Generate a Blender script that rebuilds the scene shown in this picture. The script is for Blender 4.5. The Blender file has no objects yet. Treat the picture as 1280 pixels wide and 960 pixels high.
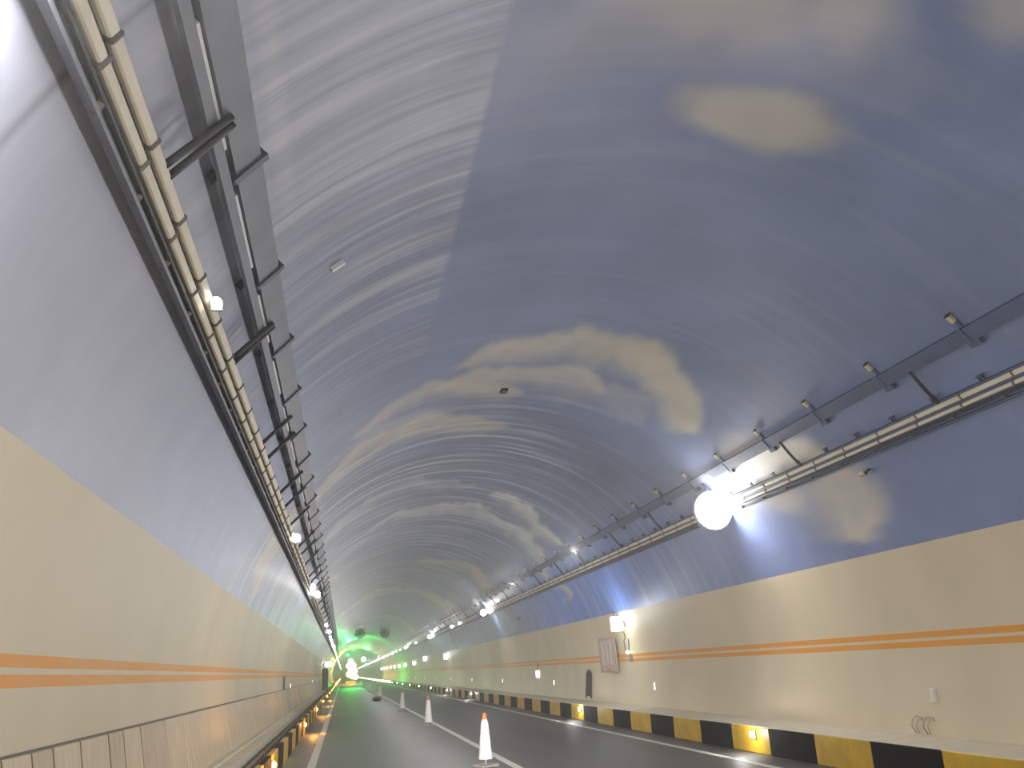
import bpy, bmesh, math, random
import numpy as np
from mathutils import Vector, Matrix, noise as mnoise

random.seed(7)
SC = bpy.context.scene
COL = SC.collection

# ---------------------------------------------------------------- camera
FPX = 1080.0
cam_d = bpy.data.cameras.new('camera')
cam_d.sensor_width = 36.0
cam_d.lens = FPX * 36.0 / 1280.0
cam_d.clip_start = 0.05
cam_d.clip_end = 1500
cam = bpy.data.objects.new('camera', cam_d)
COL.objects.link(cam)
CAM = Vector((-3.19, 0.0, 1.755))
# tunnel axis seen in camera space (x right, y up, z forward)
dv = Vector((429 - 640, 480 - 844, FPX)).normalized()
roll = 0.016
up0 = Vector((math.sin(roll), math.cos(roll), 0))
uv_ = (up0 - dv * up0.dot(dv)).normalized()
rv = uv_.cross(dv)
if rv.x < 0:
    rv = -rv
# rows: world axis X,Y,Z expressed in camera coordinates (right, up, forward)
Mx = Matrix(((rv.x, rv.y, -rv.z), (dv.x, dv.y, -dv.z), (uv_.x, uv_.y, -uv_.z)))
cam.matrix_world = Matrix.Translation(CAM) @ Mx.to_4x4()
SC.camera = cam

# ---------------------------------------------------------------- world, exposure
SC.view_settings.view_transform = 'Standard'
SC.view_settings.look = 'None'
SC.view_settings.gamma = 1.0
SC.view_settings.use_curve_mapping = False
SC.view_settings.exposure = 0.17
world = bpy.data.worlds.new('world')
SC.world = world
world.use_nodes = True
world.node_tree.nodes['Background'].inputs[0].default_value = (0.60, 0.66, 0.80, 1)
world.node_tree.nodes['Background'].inputs[1].default_value = 0.5

LAMP_W = 80.0         # watts of one big flood lamp
LAMP_COL = (1.0, 0.97, 0.93)
# the even light of the whole tunnel: added fill lights down its axis, where no lamp hangs
for k in range(52):
    y_ = -10.5 + 4.2 * k if k < 34 else 132 + 22 * (k - 33)
    fl = bpy.data.lights.new('axis_fill_light', 'POINT'); fl.energy = (112.0 if y_ < 12 else 112 - 62 * min(1, (y_ - 12) / 30)) if k < 34 else 190.0; fl.color = (1.0, .975, .94); fl.shadow_soft_size = 0.0; fl.specular_factor = .25
    fo = bpy.data.objects.new('axis_fill_light', fl); COL.objects.link(fo); fo.location = (-.4, y_, 3.1)

# ---------------------------------------------------------------- tunnel measures
R = 5.45
ZC = 1.61
ZB = 3.24              # where the beige lower wall ends
XK = 4.57              # right kerb face
XL = -4.40             # left kerb face
ZK = 0.47              # kerb top
Y0, Y1 = -14.0, 620.0
def hx(z): return math.sqrt(max(R * R - (z - ZC) ** 2, 0))

# ---------------------------------------------------------------- helpers
def link_mesh(name, me, mats, parent=None):
    o = bpy.data.objects.new(name, me)
    COL.objects.link(o)
    if mats is not None:
        for m in (mats if isinstance(mats, (list, tuple)) else [mats]):
            me.materials.append(m)
    if parent: o.parent = parent
    return o
def obj(name, bm, mats, parent=None, smooth=False):
    me = bpy.data.meshes.new(name)
    bmesh.ops.recalc_face_normals(bm, faces=bm.faces)
    if smooth:
        for f in bm.faces: f.smooth = True
    bm.to_mesh(me); bm.free()
    return link_mesh(name, me, mats, parent)
def tag(o, label=None, cat=None, group=None, kind=None):
    if label: o['label'] = label
    if cat: o['category'] = cat
    if group: o['group'] = group
    if kind: o['kind'] = kind
    return o
def thing(name, label, cat, loc=(0, 0, 0), group=None, rotz=0):
    o = bpy.data.objects.new(name, None); COL.objects.link(o)
    o.location = loc; o.rotation_euler = (0, 0, rotz)
    o.empty_display_size = 0.1
    return tag(o, label, cat, group)
def copy_tree(o, parent=None):
    c = o.copy(); COL.objects.link(c); c.parent = parent
    for ch in list(o.children): copy_tree(ch, c)
    return c
def hexa(bm, p, mi=0):
    v = [bm.verts.new(q) for q in p]
    for f in ((0, 3, 2, 1), (4, 5, 6, 7), (0, 1, 5, 4), (1, 2, 6, 5), (2, 3, 7, 6), (3, 0, 4, 7)):
        bm.faces.new([v[i] for i in f]).material_index = mi
def box(bm, x0, x1, y0, y1, z0, z1, mi=0):
    hexa(bm, [(x0, y0, z0), (x1, y0, z0), (x1, y1, z0), (x0, y1, z0), (x0, y0, z1), (x1, y0, z1), (x1, y1, z1), (x0, y1, z1)], mi)
def arcpt(s, th, h):
    """point on the vault: side s, th degrees from the crown, h metres in from the lining"""
    a = math.radians(th)
    return (s * (R - h) * math.sin(a), ZC + (R - h) * math.cos(a))
def abox(bm, s, t0, t1, y0, y1, h0, h1, mi=0, oy=0):
    q = [arcpt(s, t, h) for t, h in ((t0, h0), (t1, h0), (t1, h1), (t0, h1))]
    hexa(bm, [(x, y0 - oy, z) for x, z in q] + [(x, y1 - oy, z) for x, z in q], mi)
def tube(bm, pts, r, n=8, cap=True):
    pts = [Vector(p) for p in pts]
    rings = []
    for i, p in enumerate(pts):
        t = (pts[min(i + 1, len(pts) - 1)] - pts[max(i - 1, 0)]).normalized()
        a = Vector((0, 0, 1)) if abs(t.z) < .9 else Vector((1, 0, 0))
        u = t.cross(a).normalized(); w = t.cross(u)
        rr = r[i] if isinstance(r, (list, tuple)) else r
        rings.append([bm.verts.new(p + (u * math.cos(k * 2 * math.pi / n) + w * math.sin(k * 2 * math.pi / n)) * rr) for k in range(n)])
    for a, b in zip(rings, rings[1:]):
        for k in range(n): bm.faces.new((a[k], a[(k + 1) % n], b[(k + 1) % n], b[k]))
    if cap:
        bm.faces.new(rings[0][::-1]); bm.faces.new(rings[-1])
def lathe(bm, prof, n=16, c=(0, 0, 0), axis='z', mi=0):
    rings = []
    for r_, z in prof:
        ring = []
        for k in range(n):
            a = 2 * math.pi * k / n
            u, w = r_ * math.cos(a), r_ * math.sin(a)
            p = (u, w, z) if axis == 'z' else (u, z, w)
            ring.append(bm.verts.new((p[0] + c[0], p[1] + c[1], p[2] + c[2])))
        rings.append(ring)
    for a, b in zip(rings, rings[1:]):
        for k in range(n): bm.faces.new((a[k], a[(k + 1) % n], b[(k + 1) % n], b[k])).material_index = mi
    bm.faces.new(rings[0][::-1]).material_index = mi; bm.faces.new(rings[-1]).material_index = mi

ORD = ['', 'nearest', 'second', 'third', 'fourth', 'fifth', 'sixth', 'seventh', 'eighth', 'ninth', 'tenth', 'eleventh', 'twelfth']

# ---------------------------------------------------------------- materials
def mat(name, col, rough=.6, metal=0.0, noise=0.0, nscale=6.0, emit=None, estr=0.0, spec=.5, stretch=(1, 1, 1), bump=0.0):
    m = bpy.data.materials.new(name); m.use_nodes = True
    nt = m.node_tree; b = nt.nodes['Principled BSDF']
    b.inputs['Base Color'].default_value = (*col, 1)
    b.inputs['Roughness'].default_value = rough
    b.inputs['Metallic'].default_value = metal
    b.inputs['Specular IOR Level'].default_value = spec
    if noise or bump:
        tc = nt.nodes.new('ShaderNodeTexCoord'); mp = nt.nodes.new('ShaderNodeMapping')
        mp.inputs['Scale'].default_value = stretch
        nz = nt.nodes.new('ShaderNodeTexNoise'); nz.inputs['Scale'].default_value = nscale; nz.inputs['Detail'].default_value = 6
        nt.links.new(tc.outputs['Object'], mp.inputs[0]); nt.links.new(mp.outputs[0], nz.inputs['Vector'])
        if noise:
            mr = nt.nodes.new('ShaderNodeMapRange'); mr.inputs[1].default_value = .3; mr.inputs[2].default_value = .7
            mr.inputs[3].default_value = 1 - noise; mr.inputs[4].default_value = 1 + noise
            vm = nt.nodes.new('ShaderNodeVectorMath'); vm.operation = 'SCALE'; vm.inputs[0].default_value = col
            nt.links.new(nz.outputs[0], mr.inputs[0]); nt.links.new(mr.outputs[0], vm.inputs['Scale'])
            nt.links.new(vm.outputs[0], b.inputs['Base Color'])
        if bump:
            bp = nt.nodes.new('ShaderNodeBump'); bp.inputs['Strength'].default_value = bump; bp.inputs['Distance'].default_value = .02
            nt.links.new(nz.outputs[0], bp.inputs['Height']); nt.links.new(bp.outputs[0], b.inputs['Normal'])
    if emit:
        b.inputs['Emission Color'].default_value = (*emit, 1); b.inputs['Emission Strength'].default_value = estr
    return m

M = {}
M['asphalt'] = mat('asphalt', (.075, .070, .062), .55, noise=.22, nscale=1.2, bump=0.0, stretch=(1, .12, 1))
M['line'] = mat('road_paint', (.62, .60, .54), .55, noise=.12, nscale=9)
M['concrete'] = mat('concrete', (.52, .48, .39), .7, noise=.14, nscale=3)
M['slab'] = mat('slab_concrete', (.78, .72, .56), .7, noise=.10, nscale=3)
M['concrete_dark'] = mat('concrete_dark', (.17, .14, .11), .8, noise=.3, nscale=4, stretch=(4, .5, 1))
M['joint'] = mat('joint', (.10, .085, .07), .9)
M['panel'] = mat('stone_panel', (.66, .53, .35), .6, noise=.12, nscale=2.2, stretch=(1, 5, 1))
M['panel2'] = mat('stone_panel_warm', (.57, .45, .30), .6, noise=.12, nscale=2.2, stretch=(1, 5, 1))
M['yellow'] = mat('kerb_yellow', (.64, .40, .012), .5, noise=.16, nscale=3)
M['black'] = mat('kerb_black', (.014, .011, .013), .85, noise=.3, nscale=3, spec=.12)
M['tray'] = mat('tray_steel', (.15, .155, .19), .5, .25, noise=.12, nscale=3)
M['tray_side'] = mat('tray_steel_blue', (.065, .09, .165), .6, 0, noise=.12, nscale=3)
M['cream'] = mat('cream_cover', (.66, .60, .46), .5, noise=.12, nscale=2)
M['clip'] = mat('dark_clip', (.13, .11, .09), .6)
M['rubber'] = mat('black_rubber', (.018, .018, .024), .5)
M['bracket'] = mat('bracket_steel', (.09, .09, .12), .5, .4)
M['white_strip'] = mat('white_strip', (.72, .72, .74), .5)
M['brack_cream'] = mat('bracket_cream', (.55, .47, .27), .5)
M['lamp'] = mat('lamp_lens', (.9, .9, .9), .3, emit=(1, .985, .97), estr=26)
M['lamp_small'] = mat('small_lamp_lens', (.9, .9, .9), .3, emit=(1, .98, .93), estr=9)
M['lamp_far'] = mat('far_lamp_lens', (.9, .9, .9), .3, emit=(1, .92, .72), estr=14)
M['marker'] = mat('marker_lit', (.9, .9, .88), .3, emit=(1, .98, .9), estr=2.2)
M['marker_off'] = mat('marker_plain', (.82, .80, .74), .35)
M['kerb_white'] = mat('kerb_lamp_white', (.9, .9, .9), .3, emit=(1, .99, 1), estr=30)
M['kerb_orange'] = mat('kerb_lamp_orange', (.9, .6, .2), .3, emit=(1, .42, .06), estr=26)
M['housing'] = mat('lamp_housing', (.34, .34, .36), .45, .3)
M['cone_white'] = mat('cone_white', (.93, .93, .91), .45)
M['cone_orange'] = mat('cone_orange', (.85, .22, .05), .5)
M['cone_base'] = mat('cone_base', (.36, .33, .30), .7, noise=.2)
M['sign'] = mat('sign_face', (.50, .42, .37), .5, noise=.12, nscale=5)
M['sign_grey'] = mat('sign_print_grey', (.33, .29, .26), .5)
M['sign_pale'] = mat('sign_print_pale', (.66, .60, .54), .5)
M['sign_red'] = mat('sign_print_red', (.60, .22, .17), .5)
M['niche'] = mat('niche_dark', (.05, .05, .045), .7)
M['niche_frame'] = mat('niche_frame', (.42, .42, .39), .5)
M['fan'] = mat('fan_dark', (.02, .022, .022), .6)
M['fan_house'] = mat('fan_housing', (.5, .5, .5), .5)
M['green_lit'] = mat('green_signal', (.2, .9, .4), .3, emit=(.10, 1.0, .28), estr=9)
M['yellow_lit'] = mat('warm_work_lamp', (1, .9, .4), .3, emit=(1, .80, .30), estr=9)
M['red_lit'] = mat('red_lamp', (1, .2, .2), .3, emit=(1, .12, .05), estr=4)
M['greenwhite'] = mat('pale_green_lamp', (.8, 1, .8), .3, emit=(.75, 1, .75), estr=14)

# ---- painted lining materials: anisotropic fine brush relief running round the ring
def lining(name, base=None, rough=.38, wall=False):
    m = bpy.data.materials.new(name); m.use_nodes = True
    nt = m.node_tree; N = nt.nodes.new; L = nt.links.new
    b = nt.nodes['Principled BSDF']; b.inputs['Roughness'].default_value = rough
    b.inputs['Specular IOR Level'].default_value = .25 if wall else .4
    uvn = N('ShaderNodeUVMap'); uvn.uv_map = 'ring'
    def nz(sx, sy, det=4, dist=0.0):
        mp = N('ShaderNodeMapping'); mp.inputs['Scale'].default_value = (sx, sy, 1)
        n = N('ShaderNodeTexNoise'); n.inputs['Scale'].default_value = 1; n.inputs['Detail'].default_value = det
        n.inputs['Distortion'].default_value = dist
        L(uvn.outputs[0], mp.inputs[0]); L(mp.outputs[0], n.inputs['Vector']); return n.outputs[0]
    def rng(src, a, b_, c, d):
        r_ = N('ShaderNodeMapRange'); L(src, r_.inputs[0])
        for i, v in enumerate((a, b_, c, d)): r_.inputs[i + 1].default_value = v
        return r_.outputs[0]
    def math_(op, x, y):
        n = N('ShaderNodeMath'); n.operation = op
        for i, v in enumerate((x, y)):
            if isinstance(v, (int, float)): n.inputs[i].default_value = v
            else: L(v, n.inputs[i])
        return n.outputs[0]
    def mix(f, a, c):
        n = N('ShaderNodeMix'); n.data_type = 'RGBA'
        if isinstance(f, (int, float)): n.inputs[0].default_value = f
        else: L(f, n.inputs[0])
        for i, v in ((6, a), (7, c)):
            if isinstance(v, tuple): n.inputs[i].default_value = (*v, 1)
            else: L(v, n.inputs[i])
        return n.outputs[2]
    fine = nz(.35, 9.0, 5, .3)
    if not wall:
        at = N('ShaderNodeAttribute'); at.attribute_name = 'paint'
        at2 = N('ShaderNodeAttribute'); at2.attribute_name = 'sheen_streak'
        wide = nz(.22, 3.2, 6, .4)
        sheen_wisp = math_('MULTIPLY', rng(wide, .50, .72, 0, 1), at2.outputs['Fac'])  # pale streaks: light reflected off the brushed lining, put into the colour
        dark = math_('MULTIPLY', rng(fine, .62, .40, 0, .55), at2.outputs['Fac'])  # darker gaps between the painted reflections
        c = mix(sheen_wisp, at.outputs['Color'], (.64, .66, .68))
        c = mix(dark, c, (.055, .08, .16))
        blot = rng(nz(.5, .5, 3), .3, .7, .92, 1.08)
        vm = N('ShaderNodeVectorMath'); vm.operation = 'SCALE'; L(c, vm.inputs[0]); L(blot, vm.inputs['Scale'])
        L(vm.outputs[0], b.inputs['Base Color'])
    else:
        sep = N('ShaderNodeSeparateXYZ'); geo = N('ShaderNodeNewGeometry'); L(geo.outputs['Position'], sep.inputs[0])
        z = sep.outputs[2]
        def band(a, c_):
            return math_('MULTIPLY', math_('GREATER_THAN', z, a), math_('LESS_THAN', z, c_))
        st = math_('ADD', band(1.905, 1.995), band(1.77, 1.86))
        wear = rng(nz(1.5, .8, 4), .3, .6, .86, 1.0)
        c = mix(rng(nz(.35, .55, 3), .3, .7, 0, 1), base, tuple(v * .88 for v in base))
        c = mix(math_('MULTIPLY', st, wear), c, (.82, .33, .03))
        L(c, b.inputs['Base Color'])
    bp = N('ShaderNodeBump'); bp.inputs['Distance'].default_value = .05
    bp.inputs['Strength'].default_value = .04 if wall else .05
    L(fine, bp.inputs['Height']); L(bp.outputs[0], b.inputs['Normal'])
    return m
M['wall'] = lining('wall_paint_beige', (.74, .64, .45), .48, True)
M['vault'] = lining('vault_paint_sky', None, .42)

# ================================================================ THE SETTING
# ---- painted vault: colours are laid on a fine grid (theta, y) as paint, with a mask for painted-on sheen
tB = math.degrees(math.acos((ZB - ZC) / R))
ys = np.concatenate([np.arange(Y0, 3.0, .5), np.arange(3.0, 32, .065), np.arange(32, 70, .16), np.arange(70, 140, .5), np.arange(140, Y1 + 1, 8.0)])
ts = np.linspace(-tB, tB, 175)
T, Y = np.meshgrid(ts, ys)

def vnoise(x, y, seed=0):
    """smooth value noise, vectorised"""
    xi = np.floor(x).astype(np.int64); yi = np.floor(y).astype(np.int64)
    fx = x - xi; fy = y - yi
    fx = fx * fx * (3 - 2 * fx); fy = fy * fy * (3 - 2 * fy)
    def h(a, b):
        n = (a * 374761393 + b * 668265263 + seed * 974634777) & 0x7fffffff
        n = ((n ^ (n >> 13)) * 1274126177) & 0x7fffffff
        return ((n ^ (n >> 16)) & 0xffff) / 65535.0
    return (h(xi, yi) * (1 - fx) + h(xi + 1, yi) * fx) * (1 - fy) + (h(xi, yi + 1) * (1 - fx) + h(xi + 1, yi + 1) * fx) * fy
def fbm(x, y, o=4, seed=0):
    s = 0; a = .5
    for k in range(o):
        s = s + a * vnoise(x * 2 ** k, y * 2 ** k, seed + k); a *= .5
    return s / (1 - .5 ** o)
def sst(a, b, x):
    t = np.clip((x - a) / (b - a), 0, 1); return t * t * (3 - 2 * t)

def lerp(A_, B_, w): return A_ * (1 - w[..., None]) + np.array(B_) * w[..., None]
paint = np.zeros(T.shape + (3,)); paint[:] = (.155, .195, .325)
# the blue runs stronger low on the sides and further in
low = sst(38, 66, np.abs(T)) * (.35 + .65 * sst(5, 18, Y))
paint = lerp(paint, (.24, .30, .54), low * .85)
patch = np.exp(-((Y - 31) / 8) ** 2) * sst(35, 62, T)
paint = lerp(paint, (.12, .27, .82), patch)
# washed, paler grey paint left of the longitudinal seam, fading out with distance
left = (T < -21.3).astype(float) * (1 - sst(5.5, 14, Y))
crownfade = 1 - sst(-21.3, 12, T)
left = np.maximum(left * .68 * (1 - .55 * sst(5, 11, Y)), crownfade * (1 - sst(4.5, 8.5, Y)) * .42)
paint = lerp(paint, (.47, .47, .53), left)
paint = lerp(paint, (.50, .50, .50), .45 * (np.abs(T + 43.2) < .7) * (1 - sst(6, 7.5, Y)))
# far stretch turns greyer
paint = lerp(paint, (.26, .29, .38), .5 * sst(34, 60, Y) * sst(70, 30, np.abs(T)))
n1 = fbm(T * .09, Y * .5, 4, 3); n2 = fbm(T * .16 + 9, Y * 1.3, 4, 11)
CREAM = (.49, .445, .345)
def cloud(spine, up, dn, hard=.22, seed=0, amt=1.0, col=CREAM, wob=1.0):
    """spine: (theta, y) points; the near edge (smaller y) is crisp, the far edge feathers out"""
    global paint
    tt = np.array([p[0] for p in spine]); yy = np.array([p[1] for p in spine])
    c = np.interp(T, tt, yy)
    env = sst(tt[0] - 1, tt[0] + (tt[-1] - tt[0]) * .22, T) * (1 - sst(tt[-1] - (tt[-1] - tt[0]) * .14, tt[-1] + 1, T))
    sc = up + dn
    w = (fbm(T * .11 + seed * 7.3, Y * .25, 3, seed) - .5) * sc * 1.1 * wob + (fbm(T * .42, Y * .8, 3, seed + 5) - .5) * sc * .45 * wob
    dy = Y - c + w
    u = up * np.sqrt(env); d_ = dn * env + .02
    a = sst(-u - hard * sc, -u + hard * sc * .4, dy) * (1 - sst(0, 1, np.clip(dy / d_, 0, 1)))
    a = a * (env > 0) * np.clip(env * 3, 0, 1)
    tex = .70 + .6 * (fbm(T * .2 + seed, Y * 1.6, 4, seed + 20) - .35)
    paint = lerp(paint, col, np.clip(a * amt * tex, 0, 1))
def puff(t, y, rt, ry, soft=.5, amt=1.0, seed=0, col=CREAM):
    global paint
    q = np.sqrt(((T - t) / rt) ** 2 + ((Y - y) / ry) ** 2) + (fbm(T * .15 + seed, Y * 1.2, 3, seed) - .5) * .7
    paint = lerp(paint, col, amt * (1 - sst(1 - soft, 1 + soft, q)))
# near ceiling puffs
puff(8.8, 6.92, 8.2, .44, .42, .68, 1)
puff(-2, 5.45, 8.5, .50, .55, .55, 2); puff(10.0, 5.30, 5.0, .45, .5, .48, 4)
puff(2, 5.85, 17, .55, .6, .40, 5, (.42, .41, .43)); puff(23, 4.75, 4.5, .42, .5, .45, 7)
# the long arched cloud
cloud([(-15, 14.9), (-8, 14.15), (0, 13.75), (8, 13.25), (15, 12.85), (22, 13.1), (29, 13.8), (35, 14.6), (39, 15.3)], .30, 1.7, seed=1, amt=.85, wob=.55)
cloud([(14, 13.6), (20, 13.4), (27, 13.9), (33, 14.6), (38.5, 15.2)], .5, 1.0, seed=2, amt=.9, wob=.6)
cloud([(-18, 15.9), (-8, 15.1), (0, 14.95), (8, 14.75), (15, 14.95), (19, 15.4)], .15, 1.2, seed=3, amt=.85, wob=.5)
cloud([(-36, 16.6), (-27, 15.75), (-18, 15.4), (-10, 15.75), (-3, 16.0), (4, 16.2)], .15, 1.3, seed=4, amt=.85, wob=.5)
cloud([(-52, 20.2), (-44, 18.8), (-36, 17.9), (-27, 17.45), (-18, 17.45), (-9, 18.0), (0, 18.6), (6, 19.0)], .2, 1.6, seed=5, amt=.95, wob=.5)
cloud([(-44, 19.6), (-34, 18.8), (-24, 18.3), (-14, 18.7), (-5, 19.2)], .1, .7, seed=6, amt=.7)
cloud([(-71.5, 20.0), (-66, 18.8), (-60, 18.2), (-54, 18.2), (-47, 19.0), (-43, 19.6)], .3, 2.4, seed=7, amt=.92)
cloud([(4, 15.6), (12, 15.8), (22, 15.9), (30, 16.2)], .5, 1.3, seed=17, amt=.28)
# the cloud low on the right wall
def tri(t, y): return t, y
cloud([(46, 14.4), (50, 12.9), (55, 12.4), (61, 12.35), (66, 12.5), (70.5, 12.9)], .25, 2.4, seed=8, amt=1.0, wob=.35, col=(.66, .60, .46))
puff(53, 14.4, 8, 1.0, .5, .7, 9, (.62, .57, .45))
# further arched wisps
PALE = (.62, .64, .58)
cloud([(12, 26.8), (20, 26.4), (28, 26.6), (36, 27.4), (45, 28.6)], .3, 2.0, seed=10, amt=.95, col=PALE)
cloud([(-30, 31.5), (-14, 29.4), (0, 29.0), (10, 29.1), (20, 29.3), (30, 29.8), (40, 30.4), (50, 31.3), (58, 31.8), (67, 32.5)], .35, 2.2, seed=11, amt=.95, col=PALE)
cloud([(-50, 27.5), (-36, 25.5), (-20, 24.6), (-6, 24.8), (8, 25.5)], .3, 2.0, seed=12, amt=.5, col=PALE)
cloud([(2, 45.5), (10, 43.8), (20, 42.2), (30, 41.8), (40, 42.6), (50, 44.5)], .5, 3.2, seed=13, amt=1.0)
cloud([(-46, 69), (-30, 64), (-14, 61), (0, 59.3), (14, 58.2), (27, 58), (40, 59), (52, 61.5), (62, 64)], .9, 4.5, seed=14, amt=1.0)
cloud([(-60, 96), (-35, 92), (0, 88), (25, 87), (45, 89), (60, 93)], 1, 6, seed=15, amt=.7)
cloud([(-68, 40), (-60, 37.5), (-50, 37), (-38, 39)], .6, 3.5, seed=16, amt=.6)
cloud([(56, 47), (62, 44), (68, 43.5), (71, 45)], .6, 3.5, seed=18, amt=.55, col=(.5, .52, .56))
cloud([(-30, 120), (0, 116), (30, 118), (60, 124)], 2, 9, seed=19, amt=.6)
paint *= (0.90 + .22 * (n1 - .5) + .20 * (n2 - .5) + .1)[..., None]
# thin colour edge of the seam
seam = np.exp(-((T + 21.3) / .12) ** 2) * (1 - sst(8, 14, Y))
paint *= (1 - .25 * seam)[..., None]
ringj = np.exp(-((Y - 3.84) / .02) ** 2) * (T < -44)
paint *= (1 - .45 * ringj)[..., None]
sheen_streak = sst(14, 21, Y) * sst(48, 10, T) * (1 - sst(50, 90, Y)) * .85  # where reflected-light streaks are painted into the vault colour
sheen_streak = np.maximum(sheen_streak, (T < -21.3) * .55 * (1 - sst(9, 16, Y)) * sst(-62, -38, T))
sheen_streak = np.maximum(sheen_streak, .35 * sst(14, 24, Y) * (1 - sst(60, 110, Y)))
sheen_streak = np.maximum(sheen_streak, .30 * sst(60, 90, Y) * (1 - sst(150, 200, Y)))
sheen_streak = np.maximum(sheen_streak, .06)

def lining_mesh(name, T_, Y_, mats, pc=None, st=None):
    ny, nt_ = T_.shape
    a = np.radians(T_)
    V = np.stack([R * np.sin(a), Y_, ZC + R * np.cos(a)], -1).reshape(-1, 3)
    idx = np.arange(ny * nt_).reshape(ny, nt_)
    F = np.stack([idx[:-1, :-1], idx[:-1, 1:], idx[1:, 1:], idx[1:, :-1]], -1).reshape(-1, 4)
    me = bpy.data.meshes.new(name)
    me.vertices.add(len(V)); me.vertices.foreach_set('co', V.ravel())
    me.loops.add(F.size); me.loops.foreach_set('vertex_index', F.ravel().astype(np.int32))
    me.polygons.add(len(F)); me.polygons.foreach_set('loop_start', np.arange(0, F.size, 4, dtype=np.int32))
    me.update(calc_edges=True)
    me.polygons.foreach_set('use_smooth', np.ones(len(F), dtype=bool))
    uv = me.uv_layers.new(name='ring')
    U = np.stack([R * a, Y_], -1).reshape(-1, 2)[F.ravel()]
    uv.data.foreach_set('uv', U.ravel())
    if pc is not None:
        ca = me.color_attributes.new('paint', 'FLOAT_COLOR', 'POINT')
        ca.data.foreach_set('color', np.concatenate([pc.reshape(-1, 3), np.ones((len(V), 1))], 1).ravel())
        fa = me.attributes.new('sheen_streak', 'FLOAT', 'POINT'); fa.data.foreach_set('value', st.ravel())
    return link_mesh(name, me, mats)
vault = lining_mesh('ceiling', T, Y, M['vault'], np.clip(paint, 0, 1), sheen_streak)
tag(vault, 'arched tunnel vault painted as a blue sky with cream clouds', kind='structure')
tE = math.degrees(math.acos((.40 - ZC) / R))
ysw = np.concatenate([np.arange(Y0, 60, 1.0), np.arange(60, Y1 + 1, 8.0)])
walls = {}
for nm, s in (('wall_left', -1), ('wall_right', 1)):
    t_ = np.linspace(tB, tE, 26) * s
    if s < 0: t_ = t_[::-1]
    Tw, Yw = np.meshgrid(t_, ysw)
    walls[nm] = lining_mesh(nm, Tw, Yw, M['wall'])
    tag(walls[nm], 'beige enamelled lower tunnel wall with two orange stripes', kind='structure')

# ---- outer shell of the tunnel, so the lining has thickness and a far end
bm = bmesh.new()
n = 40; prof = [(math.radians(-tE + 2 * tE * k / n)) for k in range(n + 1)]
r0 = [bm.verts.new(((R + .35) * math.sin(a), Y0, ZC + (R + .35) * math.cos(a))) for a in prof]
r1 = [bm.verts.new(((R + .35) * math.sin(a), Y1 + .5, ZC + (R + .35) * math.cos(a))) for a in prof]
for k in range(n): bm.faces.new((r0[k], r0[k + 1], r1[k + 1], r1[k]))
bm.faces.new(r1)
tag(obj('tunnel_shell', bm, M['concrete']), 'concrete shell round the tunnel lining', kind='structure')

# ---- road
bm = bmesh.new(); box(bm, -5.9, 5.9, Y0, Y1, -.3, 0)
road = tag(obj('floor', bm, M['asphalt']), 'dark grey asphalt carriageway of two lanes', kind='structure')
def lane_line(x, w, label):
    bm = bmesh.new(); box(bm, x - w / 2, x + w / 2, Y0, Y1, .0005, .006)
    tag(obj('lane_line', bm, M['line'], road), label)
lane_line(-3.80, .17, 'white edge line beside the orange kerb lamps')
lane_line(-.01, .16, 'white centre line under the cones')
lane_line(3.80, .15, 'white edge line beside the yellow and black kerb')

# ---- right walkway with the painted kerb
bm = bmesh.new()
box(bm, XK + .04, 5.5, Y0, Y1, .0, ZK - .06)
wr = tag(obj('walkway', bm, M['joint']), 'raised concrete walkway behind the yellow and black kerb', kind='structure')
def share(bm, name, mats):
    me = bpy.data.meshes.new(name); bmesh.ops.recalc_face_normals(bm, faces=bm.faces)
    bm.to_mesh(me); bm.free()
    for m in mats: me.materials.append(m)
    return me
def inst(name, me, loc, parent, rz=0):
    o = bpy.data.objects.new(name, me); COL.objects.link(o); o.parent = parent; o.location = loc
    if rz: o.rotation_euler = (0, 0, rz)
    return o
def bevel_box(x0, x1, y0, y1, z0, z1, b=.012):
    bm = bmesh.new(); box(bm, x0, x1, y0, y1, z0, z1)
    bmesh.ops.bevel(bm, geom=list(bm.edges), offset=b, segments=1, affect='EDGES')
    return bm
BL = 1.657
y_first = 9.46
me_y = share(bevel_box(0, .30, 0, BL - .008, 0, ZK, .012), 'kerb_block', [M['yellow']])
me_b = share(bevel_box(0, .30, 0, BL - .008, 0, ZK, .012), 'kerb_block', [M['black']])
me_c = share(bevel_box(0, .30, 0, BL - .008, 0, .026, .008), 'kerb_cap', [M['concrete']])
bmf = bmesh.new()
for k in range(-10, 260):
    y = y_first + BL * k
    # photo: joints 9.48..11.27 yellow, then black, yellow ...
    col = 'y' if k % 2 == 0 else 'b'
    if k < 60:
        blk = inst('kerb_block', me_y if col == 'y' else me_b, (XK, y, 0.0), wr)
        tag(blk, 'yellow kerb block' if col == 'y' else 'black kerb block')
    else:
        box(bmf, XK, XK + .3, y, y + BL - .02, 0, ZK, 0 if col == 'y' else 1)
o = obj('kerb_block', bmf, [M['yellow'], M['black']], wr); o['kind'] = 'stuff'
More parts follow.
